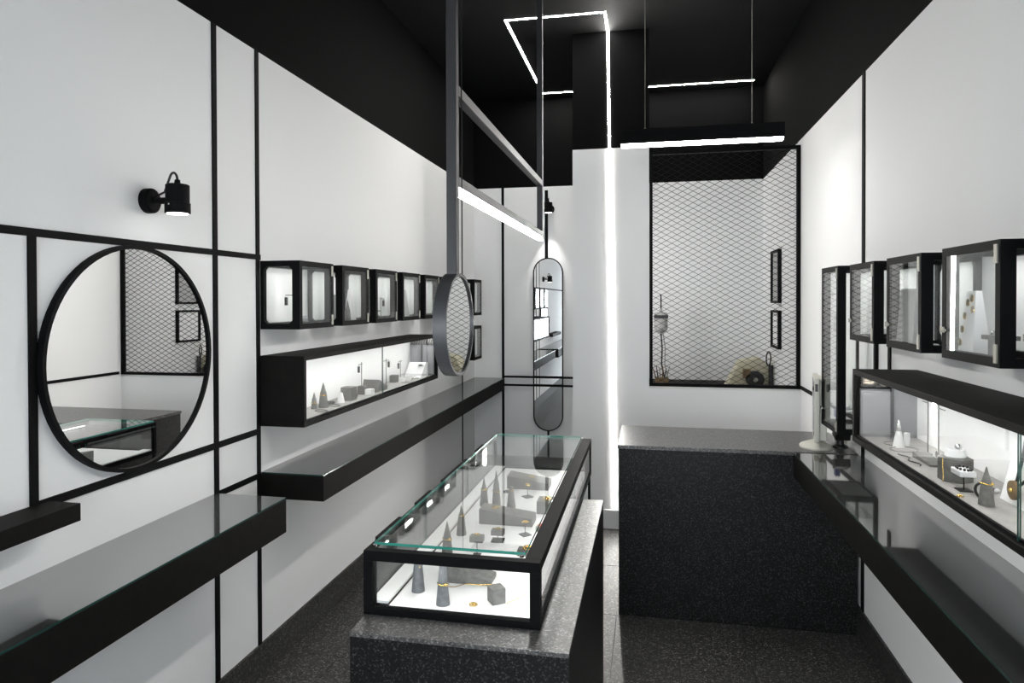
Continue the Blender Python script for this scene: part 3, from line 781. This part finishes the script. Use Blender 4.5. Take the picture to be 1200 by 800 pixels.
# ------------------------------------------------------------------ goods in the right showcase
zr_ = 1.163 + 0.022 + 0.002
block('clear acrylic block at the far end of the right showcase', W - 0.135, W - 0.10, 2.955, 2.995, zr_, 0.026, M_clear, name='acrylic_cube')
cw = cone_holder('white blunt cone with a shiny tip in the right showcase', 2.715, 2.82, zr_, 0.062, 0.021, M_whitematt, None, False)
MB().lathe([(0.009, 0.062), (0.007, 0.08), (0.0015, 0.105)], (2.715, 2.82, zr_), 14).build('tip', M_silver, cw, smooth=True)
wc = thing('white_cylinder', 'small white cylinder beside the blunt cone in the right showcase', 'display block', (2.755, 2.855, zr_))
MB().lathe([(0.011, 0), (0.011, 0.048), (0.008, 0.05)], (2.755, 2.855, zr_), 16).build('cylinder', M_white, wc)
for i, (a, b, sc) in enumerate(((2.715, 2.765, 0.055), (2.72, 2.875, 0.045))):
    o = thing('cord_necklace', ('thin black cord necklace looped in front of the white cone', 'thin grey cord necklace looped round the white cone')[i], 'necklace', (a, b, zr_))
    MB().torus((a, b, zr_ + 0.003), sc, 0.0012, (0, 0, 1), 24, 5, 0.8).build('cord', (M_blackpl, M_greysteel)[i], o, smooth=True)
t_stand('the left of two tall black earring stands in the right showcase', 2.776, 2.711, zr_, 0.20, 0.05, False, axis='Y', sign=1)
t_stand('the right of two tall black earring stands in the right showcase', 2.765, 2.590, zr_, 0.20, 0.05, False, axis='Y', sign=-1)
er = thing('black_pendant', 'tiny black drop pendant between the two tall earring stands', 'pendant', (2.785, 2.66, zr_))
MB().ball((2.785, 2.66, zr_ + 0.012), 0.006, 0.7, 0.7, 2).build('drop', M_blackpl, er, smooth=True)
wd = thing('display_wedge', 'flat grey sloping tray beside the tall earring stands', 'display block', (2.73, 2.58, zr_))
MB().prism([(2.50, zr_), (2.655, zr_), (2.655, zr_ + 0.020), (2.50, zr_ + 0.008)], 'X', 2.705, 2.755).build('block', M_grey, wd, bevel=0.001)
o = thing('chain_necklace', 'black chain lying across the flat grey tray', 'necklace', (2.70, 2.60, zr_))
MB().tube([(2.675 + 0.01 * math.sin(i), 2.50 + 0.016 * i, zr_ + 0.004) for i in range(12)], 0.0022, 5).build('chain', M_blackpl, o, smooth=True)
hx = thing('hexagon_block', 'dark grey six-sided block in the right showcase', 'display block', (2.715, 2.335, zr_))
MB().prism([(2.715 + 0.048 * math.cos(PI / 6 + i * PI / 3), 2.335 + 0.048 * math.sin(PI / 6 + i * PI / 3)) for i in range(6)], 'Z', zr_, zr_ + 0.072).build('block', M_grey, hx, bevel=0.001)
bg = thing('white_bangle', 'white bangle with a grey bead on the six-sided block', 'bracelet', (2.715, 2.335, zr_ + 0.072))
smooth_by_angle(MB().lathe([(0.026, 0), (0.030, 0.004), (0.026, 0.026), (0.023, 0.026), (0.022, 0.003)], (2.715, 2.335, zr_ + 0.072), 24).build('band', M_white, bg))
MB().ball((2.715, 2.315, zr_ + 0.108), 0.010, u=12, v=8).build('bead', M_silver, bg, smooth=True)
gc = thing('gold_chain', 'gold chain hanging down the front of the six-sided block', 'necklace', (2.672, 2.31, zr_))
MB().tube([(2.672, 2.315, zr_ + 0.073), (2.669, 2.308, zr_ + 0.05), (2.668, 2.30, zr_ + 0.02), (2.665, 2.295, zr_ + 0.003)], 0.0014, 5).build('chain', M_gold, gc)
tb = thing('bracelet_stand', 'white bracelet holder on a black post in the right showcase', 'jewellery stand', (2.69, 2.215, zr_))
MB().box(2.672, 2.708, 2.195, 2.235, zr_, zr_ + 0.003).build('base_plate', M_blackpl, tb)
MB().cyl((2.69, 2.215, zr_), (2.69, 2.215, zr_ + 0.045), 0.002, n=6).build('post', M_blackpl, tb)
MB().box(2.668, 2.712, 2.185, 2.25, zr_ + 0.045, zr_ + 0.062).build('holder', M_white, tb, bevel=0.003)
bb = thing('bead_bracelet', 'black bead bracelet draped over the white bracelet holder', 'bracelet', (2.69, 2.215, zr_ + 0.062))
for i in range(12):
    a = 2 * PI * i / 12
    MB().ball((2.69 + 0.017 * math.cos(a), 2.215 + 0.028 * math.sin(a), zr_ + 0.066), 0.0042, u=7, v=5).build('bead', M_blackpl, bb, smooth=True)
cone_holder('dark grey ring cone with a gold ring in the right showcase', 2.686, 2.07, zr_, 0.105, 0.020, M_grey, 0.55)
cf = thing('cuff_bracelet', 'black cuff standing behind the dark grey ring cone', 'bracelet', (2.70, 2.125, zr_))
MB().torus((2.70, 2.125, zr_ + 0.024), 0.021, 0.004, (0.9, 0.5, 0), 18, 6).build('band', M_blackpl, cf, smooth=True)
pe = thing('pearl_pin', 'black and white pearl pin lying by the dark grey ring cone', 'pin', (2.77, 2.20, zr_))
MB().ball((2.77, 2.20, zr_ + 0.007), 0.007).build('pearl', M_white, pe, smooth=True)
MB().cyl((2.77, 2.205, zr_ + 0.007), (2.755, 2.24, zr_ + 0.006), 0.005, n=8).build('pin_head', M_blackpl, pe)
jewel_cluster('small gold earring on the floor near the front glass of the right showcase', (2.650, 2.14, zr_), 0.007)
wp = thing('necklace_board', 'white leaning display panel at the right end of the right showcase', 'display block', (2.80, 1.95, zr_))
MB().prism([(2.755, zr_), (2.775, zr_), (2.825, zr_ + 0.22), (2.810, zr_ + 0.22)], 'Y', 1.72, 2.15).build('panel', M_whitematt, wp, bevel=0.001)
nk = thing('disc_necklace', 'black leather necklace with a brass disc hanging on the white leaning panel', 'necklace', (2.76, 2.03, zr_))
MB().tube([(2.800, 2.10, zr_ + 0.215), (2.785, 2.085, zr_ + 0.15), (2.766, 2.075, zr_ + 0.085), (2.755, 2.065, zr_ + 0.055)], 0.0045, 6).build('cord', M_blackpl, nk, smooth=True)
MB().tube([(2.800, 1.97, zr_ + 0.215), (2.785, 1.99, zr_ + 0.15), (2.766, 2.03, zr_ + 0.085), (2.755, 2.055, zr_ + 0.055)], 0.0045, 6).build('cord', M_blackpl, nk, smooth=True)
dd = MB().cyl((2.745, 2.065, zr_ + 0.045), (2.754, 2.065, zr_ + 0.045), 0.026, n=24).build('disc', M_brown, nk)
MB().ball((2.744, 2.065, zr_ + 0.045), 0.006).build('stud', M_gold, dd, smooth=True)

# ------------------------------------------------------------------ island: granite plinth and glass case
PX0, PX1, PY0, PY1, PZ = 1.013, 1.587, 1.645, 2.945, 0.885
pl = thing('granite_plinth', 'speckled dark granite plinth under the glass island case', 'plinth', (1.3, 2.3, 0))
MB().box(PX0, PX1, PY0, PY1, 0, PZ - 0.012).build('body', M_gran, pl)
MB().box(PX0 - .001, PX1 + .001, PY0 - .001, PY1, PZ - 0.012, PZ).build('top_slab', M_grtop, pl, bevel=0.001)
EX0, EX1, EY0, EY1, EZ0, EZ1 = 1.006, 1.500, 1.748, 3.380, 0.885, 1.061
ic = thing('glass_case', 'black framed glass display case on the granite plinth', 'display case', (1.25, 2.5, EZ0))
pb = 0.028
for (px, py_) in ((EX0, EY0), (EX1 - pb, EY0), (EX0, EY1 - pb), (EX1 - pb, EY1 - pb)):
    w_ = pb if py_ == EY0 or px > 1.2 else 0.012
    MB().box(px, px + w_, py_, py_ + pb, EZ0 + 0.02, EZ1 - 0.028).build('corner_post', M_black, ic)
MB().box(EX0, EX1, EY0, EY0 + pb, EZ1 - 0.028, EZ1).build('top_rail', M_black, ic, bevel=0.001)
MB().box(EX1 - 0.045, EX1, EY0 + pb, EY1, EZ1 - 0.028, EZ1).build('top_rail', M_black, ic, bevel=0.001)
MB().box(EX0, EX0 + 0.012, EY0 + pb, EY1, EZ1 - 0.018, EZ1).build('top_rail', M_black, ic, bevel=0.001)
MB().ring([(EX0, EY0), (EX1, EY0), (EX1, EY1), (EX0, EY1)], [(EX0 + 0.02, EY0 + 0.02), (EX1 - 0.02, EY0 + 0.02), (EX1 - 0.02, EY1 - 0.02), (EX0 + 0.02, EY1 - 0.02)], 'Z', EZ0, EZ0 + 0.020).build('base_rail', M_black, ic)
MB().box(EX1 - 0.044, EX1 - 0.032, EY0 + 0.03, EY1 - 0.03, EZ1 - 0.0305, EZ1 - 0.0285).build('light_strip', M_ledbox, ic)  # added under the right rail to brighten the tray
MB().box(EX0 + 0.03, EX1 - 0.05, EY0 + 0.014, EY0 + 0.024, EZ1 - 0.0305, EZ1 - 0.0285).build('light_strip', M_ledbox, ic)  # second added strip, under the front rail
for (px, py_) in ((EX0 + 0.004, EY1 - 0.016), (EX1 - 0.016, EY1 - 0.016)):
    MB().box(px, px + 0.012, py_, py_ + 0.012, 0, EZ0).build('leg', M_black, ic)
ZT = 0.900
MB().box(EX0 + 0.062, EX1 - 0.02, EY0 + 0.02, EY1 - 0.02, EZ0 + 0.003, ZT).build('tray', M_whitematt, ic)
MB().box(EX0 + 0.0095, EX0 + 0.060, EY0 + 0.029, EY1 - 0.029, EZ0 + 0.0205, ZT + 0.012).build('side_ledge', M_whitematt, ic)
MB().box(EX0 + pb, EX1 - pb, EY0 + 0.006, EY0 + 0.012, EZ0 + 0.02, EZ1 - 0.028).build('glass_pane', M_glass, ic, edge=(M_glassedge, 'Y'))
MB().box(EX0 + 0.012, EX1 - pb, EY1 - 0.012, EY1 - 0.006, EZ0 + 0.02, EZ1).build('glass_pane', M_glass, ic, edge=(M_glassedge, 'Y'))
MB().box(EX1 - 0.010, EX1 - 0.004, EY0 + pb, EY1 - pb, EZ0 + 0.02, EZ1 - 0.028).build('glass_pane', M_glass, ic, edge=(M_glassedge, 'X'))
for i, (a, b) in enumerate(((EY0 + pb, 2.27), (2.273, 2.83), (2.833, EY1 - pb))):
    MB().box(EX0 + 0.002, EX0 + 0.008, a, b, EZ0 + 0.02, EZ1 - 0.018).build('glass_pane', M_glass, ic, edge=(M_darkedge, 'X'))
MB().box(EX0 + 0.014, EX1 - 0.047, EY0 + 0.045, EY1 - 0.004, EZ1 + 0.001, EZ1 + 0.009).build('lid_pane', M_glass, ic, edge=(M_glassedge, 'Z'))
for (xx, yy) in ((EX1 - 0.055, EY0 + 0.035), (EX0 + 0.02, EY0 + 0.035)):
    MB().cyl((xx, yy, EZ1), (xx, yy, EZ1 + 0.006), 0.006, n=12).build('lid_stud', M_silver, ic)
for (a, b) in ((1.86, 2.05), (2.20, 2.36), (2.50, 2.86), (3.02, 3.16)):
    MB().box(EX0 - 0.012, EX0 - 0.001, a, b, EZ1 - 0.012, EZ1 - 0.002).build('door_pull', M_black, ic)

cone_holder('slate ring cone at the left behind the front glass of the island case', 1.117, 1.885, ZT, 0.115, 0.0195, M_cone, 0.62, False)
cone_holder('slate ring cone closest to the front glass of the island case', 1.214, 1.815, ZT, 0.115, 0.0195, M_cone, 0.5, False)
cone_holder('pointed ring cone just behind the front rail of the island case', 1.113, 2.190, ZT, 0.105, 0.0185, M_grey, 0.45)
cone_holder('pointed dark ring cone alone in the middle left of the island case', 1.112, 2.371, ZT, 0.105, 0.0185, M_grey, 0.66)
cone_holder('pointed ring cone left of the tallest cone in the island case', 1.110, 2.726, ZT, 0.115, 0.0185, M_grey, 0.58)
cone_holder('tallest pointed ring cone in the island case', 1.158, 2.745, ZT, 0.142, 0.0185, M_grey, 0.40)
cone_holder('blunt ring cone right of the tallest cone in the island case', 1.225, 2.725, ZT, 0.086, 0.0185, M_grey, 0.80, False)
wedge('long grey sloping wedge in the middle of the island case', 1.146, 1.352, 2.497, 2.585, ZT, 0.056, 0.030)
jewel_cluster('gold brooch on the high end of the long grey wedge', (1.20, 2.54, ZT + 0.0495), 0.012)
wedge('grey sloping wedge at the back of the island case', 1.152, 1.340, 2.99, 3.09, ZT, 0.058, 0.030)
jewel_cluster('gold brooch on the wedge at the back of the island case', (1.255, 3.04, ZT + 0.0428), 0.011)
wedge('dark grey sloping wedge right behind the front glass of the island case', 1.178, 1.318, 1.955, 2.035, ZT, 0.050, 0.012)
gn = thing('gold_necklace', 'fine gold chain laid from the closest cone over the front wedge', 'necklace', (1.25, 1.95, ZT))
MB().tube([(1.212, 1.860, ZT + 0.030), (1.225, 1.90, ZT + 0.014), (1.245, 1.935, ZT + 0.010), (1.285, 1.95, ZT + 0.004), (1.33, 1.945, ZT + 0.012), (1.345, 1.93, ZT + 0.004)], 0.0012, 5).build('chain', M_gold, gn)
block('grey concrete cube turned cornerwise behind the front glass', 1.338, 1.378, 1.838, 1.878, ZT, 0.043, M_grey, 0.62)
gn = thing('gold_necklace', 'fine gold chain trailing right of the cornerwise cube', 'necklace', (1.41, 1.88, ZT))
MB().tube([(1.389, 1.848, ZT + 0.0015), (1.40, 1.87, ZT + 0.0015), (1.412, 1.885, ZT + 0.0015), (1.420, 1.905, ZT + 0.0015), (1.432, 1.912, ZT + 0.0015)], 0.0012, 5).build('chain', M_gold, gn)
jewel_cluster('small gold earring on the white tray near the front glass', (1.30, 1.824, ZT), 0.009)
block('grey box at the right side of the island case', 1.342, 1.415, 2.655, 2.735, ZT, 0.050, M_grey)
jewel_cluster('gold flower brooch on the grey box at the right side', (1.378, 2.69, ZT + 0.050), 0.014)
jewel_cluster('white shell brooch on the grey box at the right side', (1.405, 2.665, ZT + 0.050), 0.007, M_whitematt)
post_stand('the flat grey stand nearest the front rail', 1.217, 2.189, ZT, 0.046, 0.013, (0.022, 0.020), None, 0.1)
post_stand('the flat grey stand with a black foot', 1.256, 2.335, ZT, 0.022, 0.022, (0.022, 0.018), None, 0.05)
post_stand('the bare post stand in front of the long wedge', 1.340, 2.410, ZT, 0.045, 0.017, None, None, 0.75)
post_stand('the bare post stand in front of the back wedge', 1.266, 2.880, ZT, 0.050, 0.019, None, None, 0.75)
dk = thing('display_disc', 'small round grey disc right of the long wedge', 'display block', (1.392, 2.465, ZT))
MB().lathe([(0.022, 0), (0.022, 0.014), (0.020, 0.016)], (1.392, 2.465, ZT), 20).build('disc', M_grey, dk)
jewel_cluster('coral brooch on the small round grey disc', (1.392, 2.465, ZT + 0.016), 0.012, M_coral)
block('low grey block at the front right of the island case', 1.350, 1.405, 2.205, 2.245, ZT, 0.020, M_grey)
jewel_cluster('gold leaf brooch on the low grey block at the front right', (1.385, 2.225, ZT + 0.020), 0.014)
jewel_cluster('silver brooch standing beyond the tallest cone', (1.165, 2.93, ZT), 0.013, M_greysteel)

# ------------------------------------------------------------------ on the counter
ZK = 0.949
mn = thing('computer_monitor', 'cream flat computer monitor seen edge-on on the counter', 'monitor', (2.70, 3.97, ZK))
def ell(cx, cy_, a, b, n=32): return [(cx + a * math.cos(2 * PI * i / n), cy_ + b * math.sin(2 * PI * i / n)) for i in range(n)]
o = MB()
n = 32
A_, B_, C_ = ell(2.672, 3.935, 0.082, 0.105, n), ell(2.672, 3.935, 0.076, 0.098, n), ell(2.680, 3.945, 0.03, 0.05, n)
pts = [(x, y, ZK) for x, y in A_] + [(x, y, ZK + 0.008) for x, y in A_] + [(x, y, ZK + 0.014) for x, y in B_] + [(x, y, ZK + 0.032) for x, y in C_]
F = [tuple(range(n - 1, -1, -1)), tuple(range(3 * n, 4 * n))]
for k in range(3):
    for i in range(n):
        j = (i + 1) % n; F.append((k * n + i, k * n + j, (k + 1) * n + j, (k + 1) * n + i))
smooth_by_angle(o.verts(pts, F).build('base', M_cream, mn))
MC = (2.690, 3.95, ZK); MR = -0.19
MB().box(2.680, 2.704, 3.92, 3.99, ZK + 0.02, ZK + 0.14).rotz(MR, MC).build('neck', M_cream, mn, bevel=0.004)
MB().box(2.664, 2.690, 3.82, 4.12, ZK + 0.045, ZK + 0.385).rotz(MR, MC).build('bezel', M_cream, mn, bevel=0.004)
MB().box(2.690, 2.726, 3.835, 4.105, ZK + 0.055, ZK + 0.375).rotz(MR, MC).build('back_cover', M_cream, mn, bevel=0.005)
MB().box(2.6625, 2.665, 3.84, 4.10, ZK + 0.07, ZK + 0.365).rotz(MR, MC).build('screen', M_screen, mn)
MB().box(2.668, 2.682, 3.8185, 3.822, ZK + 0.315, ZK + 0.355).rotz(MR, MC).build('port', M_blackpl, mn)
cr = thing('card_reader', 'black card reader on its swivel foot behind the monitor', 'card reader', (2.80, 3.95, ZK))
smooth_by_angle(MB().lathe([(0.040, 0), (0.038, 0.008), (0.020, 0.018), (0.018, 0.05), (0.012, 0.06)], (2.80, 3.95, ZK), 20).build('foot', M_blackpl, cr))
MB().verts([(2.762, 3.90, ZK + 0.045), (2.838, 3.90, ZK + 0.045), (2.838, 3.97, ZK + 0.065), (2.762, 3.97, ZK + 0.065), (2.762, 3.885, ZK + 0.085), (2.838, 3.885, ZK + 0.085), (2.838, 3.955, ZK + 0.115), (2.762, 3.955, ZK + 0.115)],
           [(3, 2, 1, 0), (4, 5, 6, 7), (0, 1, 5, 4), (1, 2, 6, 5), (2, 3, 7, 6), (3, 0, 4, 7)]).build('terminal', M_blackpl, cr, bevel=0.004)
sbt = thing('spray_bottle', 'white spray bottle with a blue head on the counter against the right wall', 'bottle', (2.822, 4.10, ZK))
smooth_by_angle(MB().lathe([(0.020, 0), (0.020, 0.10), (0.010, 0.125), (0.009, 0.14)], (2.822, 4.10, ZK), 16).build('bottle', M_white, sbt))
MB().box(2.808, 2.834, 4.075, 4.115, ZK + 0.14, ZK + 0.185).build('spray_head', M_blue, sbt, bevel=0.004)

# ------------------------------------------------------------------ workshop behind the mesh
wkb = thing('work_bench', 'work bench along the back wall behind the mesh', 'bench', (2.3, 6.5, 0))
MB().box(1.787, W - 0.02, 6.15, YB - 0.005, 0.93, 0.97).build('top', M_blackwood, wkb)
for (x, y) in ((1.82, 6.2), (2.78, 6.2)):
    MB().box(x, x + 0.05, y, y + 0.05, 0, 0.93).build('leg', M_blackwood, wkb)
for i, (za, zb) in enumerate(((1.722, 2.172), (1.338, 1.660))):
    p_ = thing('picture_frame', ('upper tall black picture frame on the right wall behind the mesh', 'lower black picture frame on the right wall behind the mesh')[i], 'picture', (W, 6.11, za))
    MB().ring([(5.935, za), (6.285, za), (6.285, zb), (5.935, zb)], [(5.955, za + .02), (6.265, za + .02), (6.265, zb - .02), (5.955, zb - .02)], 'X', W - 0.03, W - 0.001).build('frame', M_black, p_)
    MB().box(W - 0.012, W - 0.006, 5.955, 6.265, za + .02, zb - .02).build('sheet', M_greyl if i == 0 else M_whitematt, p_)
gm = thing('hanging_motor', 'grey cylindrical motor hanging on a rod at the left behind the mesh', 'machine', (1.90, 6.50, 1.25))
smooth_by_angle(MB().lathe([(0.020, -0.03), (0.058, 0), (0.062, 0.01), (0.062, 0.15), (0.058, 0.16), (0.015, 0.17), (0.012, 0.20)], (1.895, 6.50, 1.47), 20).build('housing', M_greyl, gm))
MB().box(1.83, 1.96, 6.434, 6.440, 1.58, 1.61).build('band', M_greysteel, gm)
MB().tube([(1.895, 6.50, 1.66), (1.895, 6.50, 1.78), (1.895, 6.55, 1.80), (1.895, YB, 1.80)], 0.006, 6).build('hook_rod', M_black, gm)
MB().tube([(1.895, 6.50, 1.44), (1.905, 6.48, 1.30), (1.90, 6.47, 1.15), (1.93, 6.45, 1.0)], 0.007, 6).build('flex_shaft', M_greysteel, gm)
MB().tube([(1.915, 6.50, 1.44), (1.935, 6.50, 1.30), (1.93, 6.49, 1.15), (1.96, 6.48, 1.0)], 0.005, 6).build('power_cord', M_greyl, gm)
tl = thing('tool_holder', 'dark tool holder with brown handled tools at the lower left behind the mesh', 'tool holder', (1.90, 6.35, 0.97))
MB().box(1.84, 1.96, 6.30, 6.40, 0.97, 1.04).build('block', M_brown, tl)
for i in range(6):
    x = 1.85 + 0.018 * i
    MB().cyl((x, 6.33 + .01 * (i % 3), 1.03), (x - 0.03 + 0.012 * i, 6.33, 1.13 + 0.02 * (i % 2)), 0.006, 0.003, 8).build('tool', (M_brown, M_blackpl, M_nickel)[i % 3], tl)
gd = thing('bench_grinder', 'beige bench grinder with a dark wheel at the lower right behind the mesh', 'machine', (2.66, 6.35, 0.97))
MB().prism([(2.46, 0.97), (2.83, 0.97), (2.83, 1.17), (2.74, 1.24), (2.58, 1.20), (2.50, 1.05)], 'Y', 6.30, 6.52).build('housing', M_beige, gd, bevel=0.006)
MB().cyl((2.70, 6.295, 1.05), (2.70, 6.24, 1.05), 0.075, n=24).build('wheel', M_blackpl, gd)
MB().cyl((2.70, 6.245, 1.05), (2.70, 6.23, 1.05), 0.02, n=14).build('hub', M_nickel, gd)
MB().box(2.60, 2.66, 6.24, 6.30, 1.06, 1.14).build('guard', M_brown, gd, bevel=0.004)
lp = thing('magnifier_hoop', 'black hoop on a post by the right wall behind the mesh', 'tool', (2.80, 6.25, 0.97))
MB().torus((2.81, 6.25, 1.235), 0.062, 0.006, (0.9, -0.45, 0), 24, 6).build('hoop', M_blackpl, lp, smooth=True)
MB().cyl((2.83, 6.25, 0.97), (2.83, 6.25, 1.18), 0.02, n=12).build('post', M_greysteel, lp)
kb = thing('tool_rail', 'low black tool rail lying on the work bench behind the mesh', 'rail', (2.2, 6.22, 0.97))
MB().box(1.99, 2.43, 6.20, 6.24, 0.97, 1.0).build('bar', M_blackpl, kb)
wl = thing('workshop_fill_tube', 'added fill tube hidden behind the column to brighten the workshop', 'wall lamp', (1.33, 6.0, 1.4))  # unseen source added to brighten the workshop walls
MB().box(1.328, 1.352, 5.95, 6.05, 1.40, 2.70).build('housing', M_white, wl)
MB().cyl((1.372, 6.0, 1.43), (1.372, 6.0, 2.67), 0.018, n=12).build('tube', M_led, wl)
